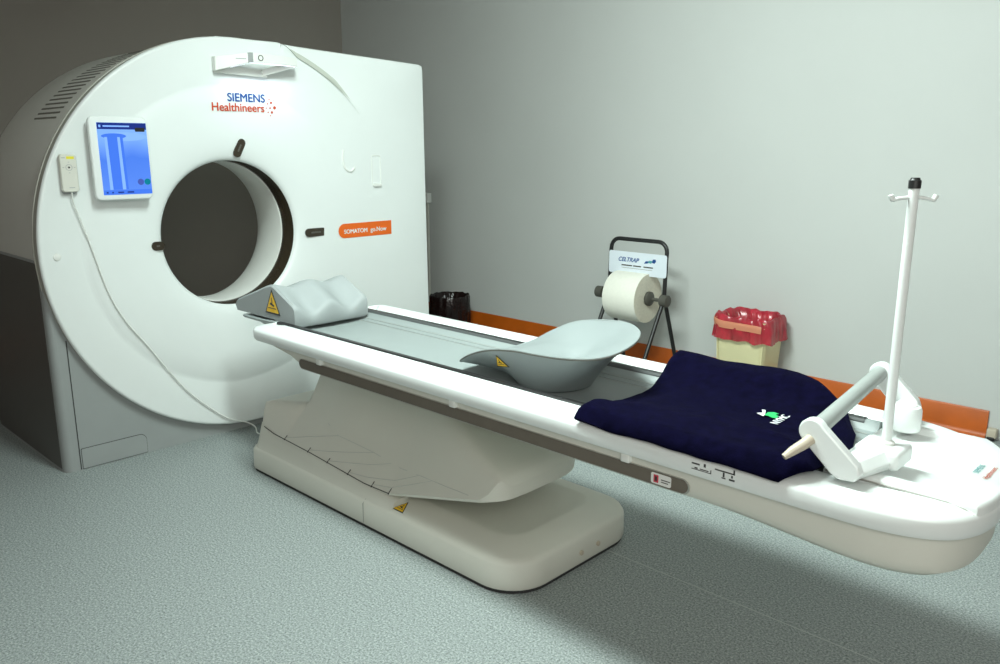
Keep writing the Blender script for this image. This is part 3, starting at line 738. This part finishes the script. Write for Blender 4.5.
for j in range(NV):
    for i in (0, NU): F.append((q(i, j), q(i, j+1), q(i, j+1, nb), q(i, j, nb)))
bl = obj('fleece', (V, F), M['navy'], BL, smooth=70)
def bz(x, y):
    best = min(((i, j) for i in range(NU+1) for j in range(NV+1)), key=lambda ij: (V[q(*ij)][0]-x)**2+(V[q(*ij)][1]-y)**2)
    return V[q(*best)][2]
ez = bz(2.80, .01)+.0045
def patch(P, m_, n_): obj(n_, slab([(a*.72, b_*.85) for a, b_ in P], (2.785, .015, ez), (1, 0, 0), (0, 1, 0), 0, .0012), m_, BL)
patch([(-.035, .042), (-.022, .046), (-.002, .008), (.004, -.014), (-.022, -.004), (-.030, .0), (-.016, .016)], M['thread'], 'embroidered_emblem')
patch([(-.004, .030), (.012, .044), (.034, .040), (.028, .026), (.046, .016), (.050, -.004), (.036, -.010), (.014, .0), (.002, -.004)], M['green'], 'embroidered_emblem')
text('embroidered_lettering', 'NYMC', (2.846, -.036, ez+.001), (-.05, 1, 0), (-1, -.05, 0), .085, M['thread'], BL, bold=.02)

# ------------------------------------------------------------------ paper roll holder at the foot of the table
RH = thing('roll_holder', 'white tilted bar holder with two angled arms at the foot of the table', 'roll holder', (3.1, 0, .725))
def arm(y0, y1, name, ax, az, ex):
    r = .029
    P = [(ax+r*math.cos(R_(a)), az+r*math.sin(R_(a))) for a in range(225, 29, -15)]
    P += [(ex, .766), (ex+.008, .746), (ex-.002, .730), (ex-.034, .7265), (ex-.054, .735)]
    bm = bmesh.new()
    A = [bm.verts.new((x, y0, z)) for x, z in P]; B = [bm.verts.new((x, y1, z)) for x, z in P]
    bm.faces.new(A); bm.faces.new(B[::-1])
    for i in range(len(P)):
        j = (i+1) % len(P); bm.faces.new((A[j], A[i], B[i], B[j]))
    return obj(name, bm, M['white'], RH, smooth=35, bevel=.004)
arm(-.300, -.274, 'arm', 3.040, .818, 3.142); arm(.274, .300, 'arm', 2.982, .822, 3.082)
obj('bar', tube([(3.040, -.274, .818), (2.982, .274, .822)], .0195, 24), M['tube'], RH, smooth=50, label='grey round bar')
obj('bar_end', tube([(3.040, -.299, .802), (3.033, -.315, .793), (3.018, -.335, .779), (3.006, -.352, .766)], [.0125, .012, .0105, .007], 14), M['beige'], RH, smooth=50, label='beige tapered tip')
# inclined foot pieces joining arms and clamp blocks
def strut(ya, yb, dx=0):
    P = [(3.085, .730), (3.138, .728), (3.150, .745), (3.128, .764), (3.095, .762)]
    Q = [(3.095, .7255), (3.165, .7255), (3.172, .745), (3.155, .768), (3.100, .768)]
    return loft([[(x+dx, ya, z) for x, z in P], [(x+dx, yb, z) for x, z in Q]])
obj('foot_strut', strut(-.275, -.165), M['white'], RH, smooth=35, bevel=.003)
obj('foot_strut', strut(.275, .165, -.055), M['white'], RH, smooth=35, bevel=.003)
obj('clamp_block', rbox(3.085, 3.185, -.175, -.075, .7250, .770, .012, 4), M['white'], RH, smooth=40)
obj('clamp_block', lathe([(.7250, .034), (.730, .036), (.778, .035), (.786, .032), (.789, .026)], (3.098, .145, 0), 'z', 32), M['white'], RH, smooth=40)
obj('cap', lathe([(.789, .024), (.791, .024), (.794, .019)], (3.098, .145, 0), 'z', 24), M['white2'], RH, smooth=40)

# ------------------------------------------------------------------ drip pole
IP = thing('drip_pole', 'slim white drip pole with black tip and small hooks at the foot of the table', 'drip pole', (3.140, -.125, .770))
obj('pole', tube([(3.140, -.125, .7705), (3.140, -.125, 1.337)], .0105, 16), M['white'], IP, smooth=50)
obj('socket_collar', lathe([(.7702, .018), (.776, .018), (.779, .014)], (3.140, -.125, 0), 'z', 20), M['white2'], IP, smooth=40)
obj('pole_tip', lathe([(1.336, .0125), (1.352, .0125), (1.354, .010), (1.358, .009)], (3.140, -.125, 0), 'z', 16), M['black'], IP, smooth=40, label='black rubber tip')
for s in (-1, 1):
    d = Vector((RX[0], RX[1], 0))*s
    c = Vector((3.140, -.125, 1.318))
    pth = spline([tuple(c), tuple(c+d*.03+Vector((0, 0, -.003))), tuple(c+d*.042+Vector((0, 0, -.006))), tuple(c+d*.048+Vector((0, 0, .004)))], 5)
    obj('hook', tube([tuple(p) for p in pth], [.004]*(len(pth)-6)+[.0055]*6, 8), M['white'], IP, smooth=50)

# ------------------------------------------------------------------ paper roll stand by the wall
PS = thing('paper_roll_stand', 'black tube floor stand with white sign board, against the wall behind the table', 'paper stand', (.9, 2.16, 0))
xl, xr = .712, 1.114
up = [(xl, 2.15, .535), (xl, 2.155, .77)]+[(xl+.06-.06*math.cos(R_(a)), 2.16, .812+.06*math.sin(R_(a))) for a in range(0, 91, 15)]
up += [(xr-.06+.06*math.sin(R_(a)), 2.16, .812+.06*math.cos(R_(a))) for a in range(0, 91, 15)]+[(xr, 2.155, .77), (xr, 2.15, .535)]
obj('upright_frame', tube(up, .0125, 12), M['black'], PS, smooth=60)
for x in (xl, xr):
    obj('leg', tube([(x, 2.145, .53), (x, 1.865, .008)], .0125, 12), M['black'], PS, smooth=60)
    obj('leg', tube([(x, 2.158, .53), (x, 2.36, .008)], .0125, 12), M['black'], PS, smooth=60)
obj('cross_bar', tube([(xl, 2.36, .012), (xr, 2.36, .012)], .011, 12), M['black'], PS, smooth=60)
obj('cross_bar', tube([(xl, 1.865, .012), (xr, 1.865, .012)], .011, 12), M['black'], PS, smooth=60)
obj('axle', tube([(xl-.06, 2.135, .528), (xr+.03, 2.135, .528)], .011, 12), M['hub'], PS, smooth=60)
obj('knob', lathe([(xl-.085, .02), (xl-.08, .036), (xl-.035, .036), (xl-.03, .02)], (0, 2.135, .528), 'x', 20), M['hub'], PS, smooth=40)
obj('knob', lathe([(xr-.012, .02), (xr-.008, .036), (xr+.036, .036), (xr+.04, .02)], (0, 2.135, .528), 'x', 20), M['hub'], PS, smooth=40)
obj('roll_cone', lathe([(1.012, .043), (1.028, .043), (1.042, .018)], (0, 2.135, .528), 'x', 24), M['hub'], PS, smooth=40)
bd = obj('sign_board', slab(rrect(.712, 1.128, .662, .798, .014), (0, 2.142, 0), (1, 0, 0), (0, 0, 1), 0, .004), M['board'], PS, label='white board with blue print')
text('lettering', 'CELTRAP', (.785, 2.1375, .738), (1, 0, 0), (0, 0, 1), .150, M['logoblue'], bd, bold=.03, shear=.35)
for a_, b_ in ((.808, .885), (.893, .950), (.968, 1.035)): obj('small_print', slab([(a_, .7115), (b_, .7115), (b_, .7185), (a_, .7185)], (0, 2.1378, 0), (1, 0, 0), (0, 0, 1), 0, .0008), M['hub'], bd)
obj('small_print', slab([(.808, .698), (1.03, .698), (1.03, .7005), (.808, .7005)], (0, 2.1378, 0), (1, 0, 0), (0, 0, 1), 0, .0008), M['softseam'], bd)
def bp(P): return slab(P, (.985, 2.1378, .750), (1, 0, 0), (0, 0, 1), 0, .001)
obj('board_emblem', join(bp([(-.015, -.014), (.012, -.010), (.022, .004), (-.002, .002)]), bp([(.040, -.002), (.058, -.008), (.070, .004), (.066, .018), (.048, .016)])), M['logoblue'], bd)
obj('board_emblem', bp([(.012, -.006), (.036, -.010), (.046, .006), (.022, .008)]), M['teal'], bd)
PR = thing('paper_roll', 'large white roll of paper held on the black stand', 'paper roll', (.89, 2.135, .528))
obj('wound_paper', lathe([(.772, .140), (.776, .147), (.782, .149), (1.006, .149), (1.010, .148)], (0, 2.135, .528), 'x', 64, True), M['paper'], PR, smooth=40)
obj('roll_end', lathe([(1.010, .148), (1.0112, .12), (1.0105, .08), (1.011, .045), (1.005, .040), (.785, .040), (.772, .045), (.772, .140)], (0, 2.135, .528), 'x', 64, True), M['paperside'], PR, smooth=40, label='cut end of the roll')

# ------------------------------------------------------------------ bin with red liner
WB = thing('waste_bin', 'cream plastic bin with a red bag over its rim, by the wall', 'waste bin', (1.585, 2.32, 0))
def bring(z, dx, dy, r=.035): return [(1.585+x, 2.325+y, z) for x, y in rrect(-dx, dx, -dy, dy, r, 6)]
bn = obj('bin_body', loft([bring(0, .130, .10), bring(.01, .136, .105), bring(.455, .158, .124), bring(.47, .164, .130), bring(.47, .154, .120), bring(.455, .148, .114), bring(.03, .125, .095)], True, True), M['bin'], WB, smooth=35)
for s in (-1, 1):
    obj('corner_rib', tube([(1.585+s*.126, 2.325-.1040, .02), (1.585+s*.144, 2.325-.121, .44)], .004, 6), M['bin'], bn)
NB = 144
def bag_ring(z, dx, dy, amp, seed, r=.05, zw=0.):
    raw = [Vector(p) for p in rrect(-dx, dx, -dy, dy, r, 10)]; raw.append(raw[0])
    acc = [0]
    for a, b_ in zip(raw, raw[1:]): acc.append(acc[-1]+(b_-a).length)
    base = []; j = 0
    for i in range(160):
        t = acc[-1]*i/160
        while acc[j+1] < t: j += 1
        q_ = raw[j].lerp(raw[j+1], (t-acc[j])/max(1e-9, acc[j+1]-acc[j])); base.append((q_.x, q_.y))
    out = []
    n_ = len(base)
    for i, (x, y) in enumerate(base):
        d = Vector((x, y)).normalized(); a = 2*PI*i/n_
        w = amp*(noise.noise(Vector((math.cos(a)*6, math.sin(a)*6, seed)))+.6*noise.noise(Vector((math.cos(a)*16, math.sin(a)*16, seed+z*9))))
        zz = z+zw*noise.noise(Vector((math.cos(a)*4, math.sin(a)*4, seed+7)))
        out.append((1.585+x+d.x*w, 2.325+y+d.y*w, zz))
    return out
RB = thing('bin_liner', 'crumpled red plastic bag folded over the rim of the cream bin', 'bin bag', (1.585, 2.32, .40))
bag = [bag_ring(.352, .186, .148, .014, 1, .07, .014), bag_ring(.372, .184, .146, .014, 1, .07), bag_ring(.41, .180, .144, .011, 1, .07), bag_ring(.445, .178, .142, .009, 1.2, .075), bag_ring(.474, .176, .140, .009, 1.5, .08), bag_ring(.488, .168, .134, .009, 1.5, .08, .014),
       bag_ring(.480, .150, .116, .007, 2, .07, .012), bag_ring(.44, .138, .104, .010, 2.4, .07), bag_ring(.36, .122, .09, .012, 3), bag_ring(.27, .105, .075, .012, 3.3)]
obj('bag_film', loft(bag, False, True), M['red'], RB, smooth=55)
arc = [(x, y) for x, y in rrect(-.184, .184, -.147, .147, .085, 14)]
k0 = min(range(len(arc)), key=lambda k: (arc[k][0]+.184)**2+(arc[k][1]-.02)**2); k1 = min(range(len(arc)), key=lambda k: (arc[k][0]-.135)**2+(arc[k][1]+.147)**2)
arcp = ([Vector(q_) for q_ in [(1.585+x, 2.325+y, .452-.006*i_/6) for i_, (x, y) in enumerate(arc[k0:k1+1])]])
obj('clamp_rim', loft([[tuple(p+Vector((0, 0, d))) for d in (-.022, -.012)] + [tuple(Vector((1.585+(p.x-1.585)*f, 2.325+(p.y-2.325)*f, p.z+d))) for f, d in ((1.012, -.006), (1.014, .012), (1.0, .018), (.955, .018), (.955, -.014))] for p in arcp]), M['binrim'], bn, smooth=50, label='salmon rim holding the bag')

# ------------------------------------------------------------------ small dark bin near the scanner
DB = thing('dark_waste_bin', 'small round bin lined with a glossy black bag beside the scanner', 'waste bin', (-.815, 2.2, 0))
def dring(z, r, amp, seed, zw=0): 
    out = []
    for k in range(96):
        a = 2*PI*k/96; w = amp*(noise.noise(Vector((math.cos(a)*5, math.sin(a)*5, seed)))+.6*noise.noise(Vector((math.cos(a)*14, math.sin(a)*14, seed+z*7))))
        out.append((-.825+(r*.82+w)*math.cos(a), 2.2+(r*.82+w)*math.sin(a), z+zw*noise.noise(Vector((math.cos(a)*3, math.sin(a)*3, seed+5)))))
    return out
obj('bin_body', loft([dring(0, .145, 0, 0), dring(.27, .166, 0, 0), dring(.27, .16, 0, 0), dring(.02, .14, 0, 0)]), M['black'], DB, smooth=40)
obj('bag_film', loft([dring(.10, .185, .018, 1, .02), dring(.16, .19, .014, 1.5), dring(.24, .188, .012, 2), dring(.30, .185, .01, 2.2, .01), dring(.315, .178, .008, 2.2, .012), dring(.308, .163, .008, 3, .01), dring(.25, .15, .012, 3.5), dring(.12, .13, .012, 4)], False, True), M['darkbag'], DB, smooth=55)

# ------------------------------------------------------------------ small fittings on the wall
WS = thing('wall_socket', 'small white wall box just right of the scanner edge', 'wall socket', (-1.37, 2.5, 1.02))
obj('box_body', rbox(-1.45, -1.352, 2.455, 2.4995, .975, 1.055, .006), M['white2'], WS, smooth=40)
obj('face_plate', rbox(-1.445, -1.357, 2.451, 2.4555, .98, 1.05, .002), M['lbl'], WS)
obj('conduit', rbox(-1.41, -1.385, 2.485, 2.4995, .15, .975, .003), M['cream'], WS)
DS = thing('door_stop', 'small cream and black stopper at the end of the orange skirting', 'door stop', (2.825, 2.48, 0))
obj('stopper_body', rbox(2.806, 2.85, 2.455, 2.498, .012, .06, .006), M['beige'], DS, smooth=40)
obj('rubber_pad', rbox(2.812, 2.844, 2.45, 2.492, .0, .02, .004), M['black'], DS, smooth=40, label='black rubber pad')

# ------------------------------------------------------------------ light
def area(name, loc, sx, sy, power, color, rot=(0, 0, 0), spread=180):
    l = bpy.data.lights.new(name, 'AREA'); l.shape = 'RECTANGLE'; l.size = sx; l.size_y = sy; l.energy = power; l.color = color; l.spread = R_(spread)
    o = bpy.data.objects.new(name, l); col.objects.link(o); o.location = loc; o.rotation_euler = rot; return o
def aim(d): return Vector(d).to_track_quat('-Z', 'Y').to_euler()
area('ceiling_lamp', (2.0, -.50, 2.80), 1.2, .55, 165, (.86, 1.0, .955), rot=aim((.16, .62, -.77)))
area('fill_lamp', (4.6, -2.6, 2.1), 1.8, 1.4, 44, (1.0, .985, .92), rot=aim((-.75, .55, -.36)))
area('bar_lamp', (.085, .17, 1.752), .06, .30, .30, (.72, .80, 1.0))
w = bpy.data.worlds.new('world'); scn.world = w; w.use_nodes = True
w.node_tree.nodes['Background'].inputs[0].default_value = (.86, .80, .74, 1); w.node_tree.nodes['Background'].inputs[1].default_value = .16
scn.view_settings.view_transform = 'Standard'
scn.view_settings.look = 'None'
scn.view_settings.exposure = .22
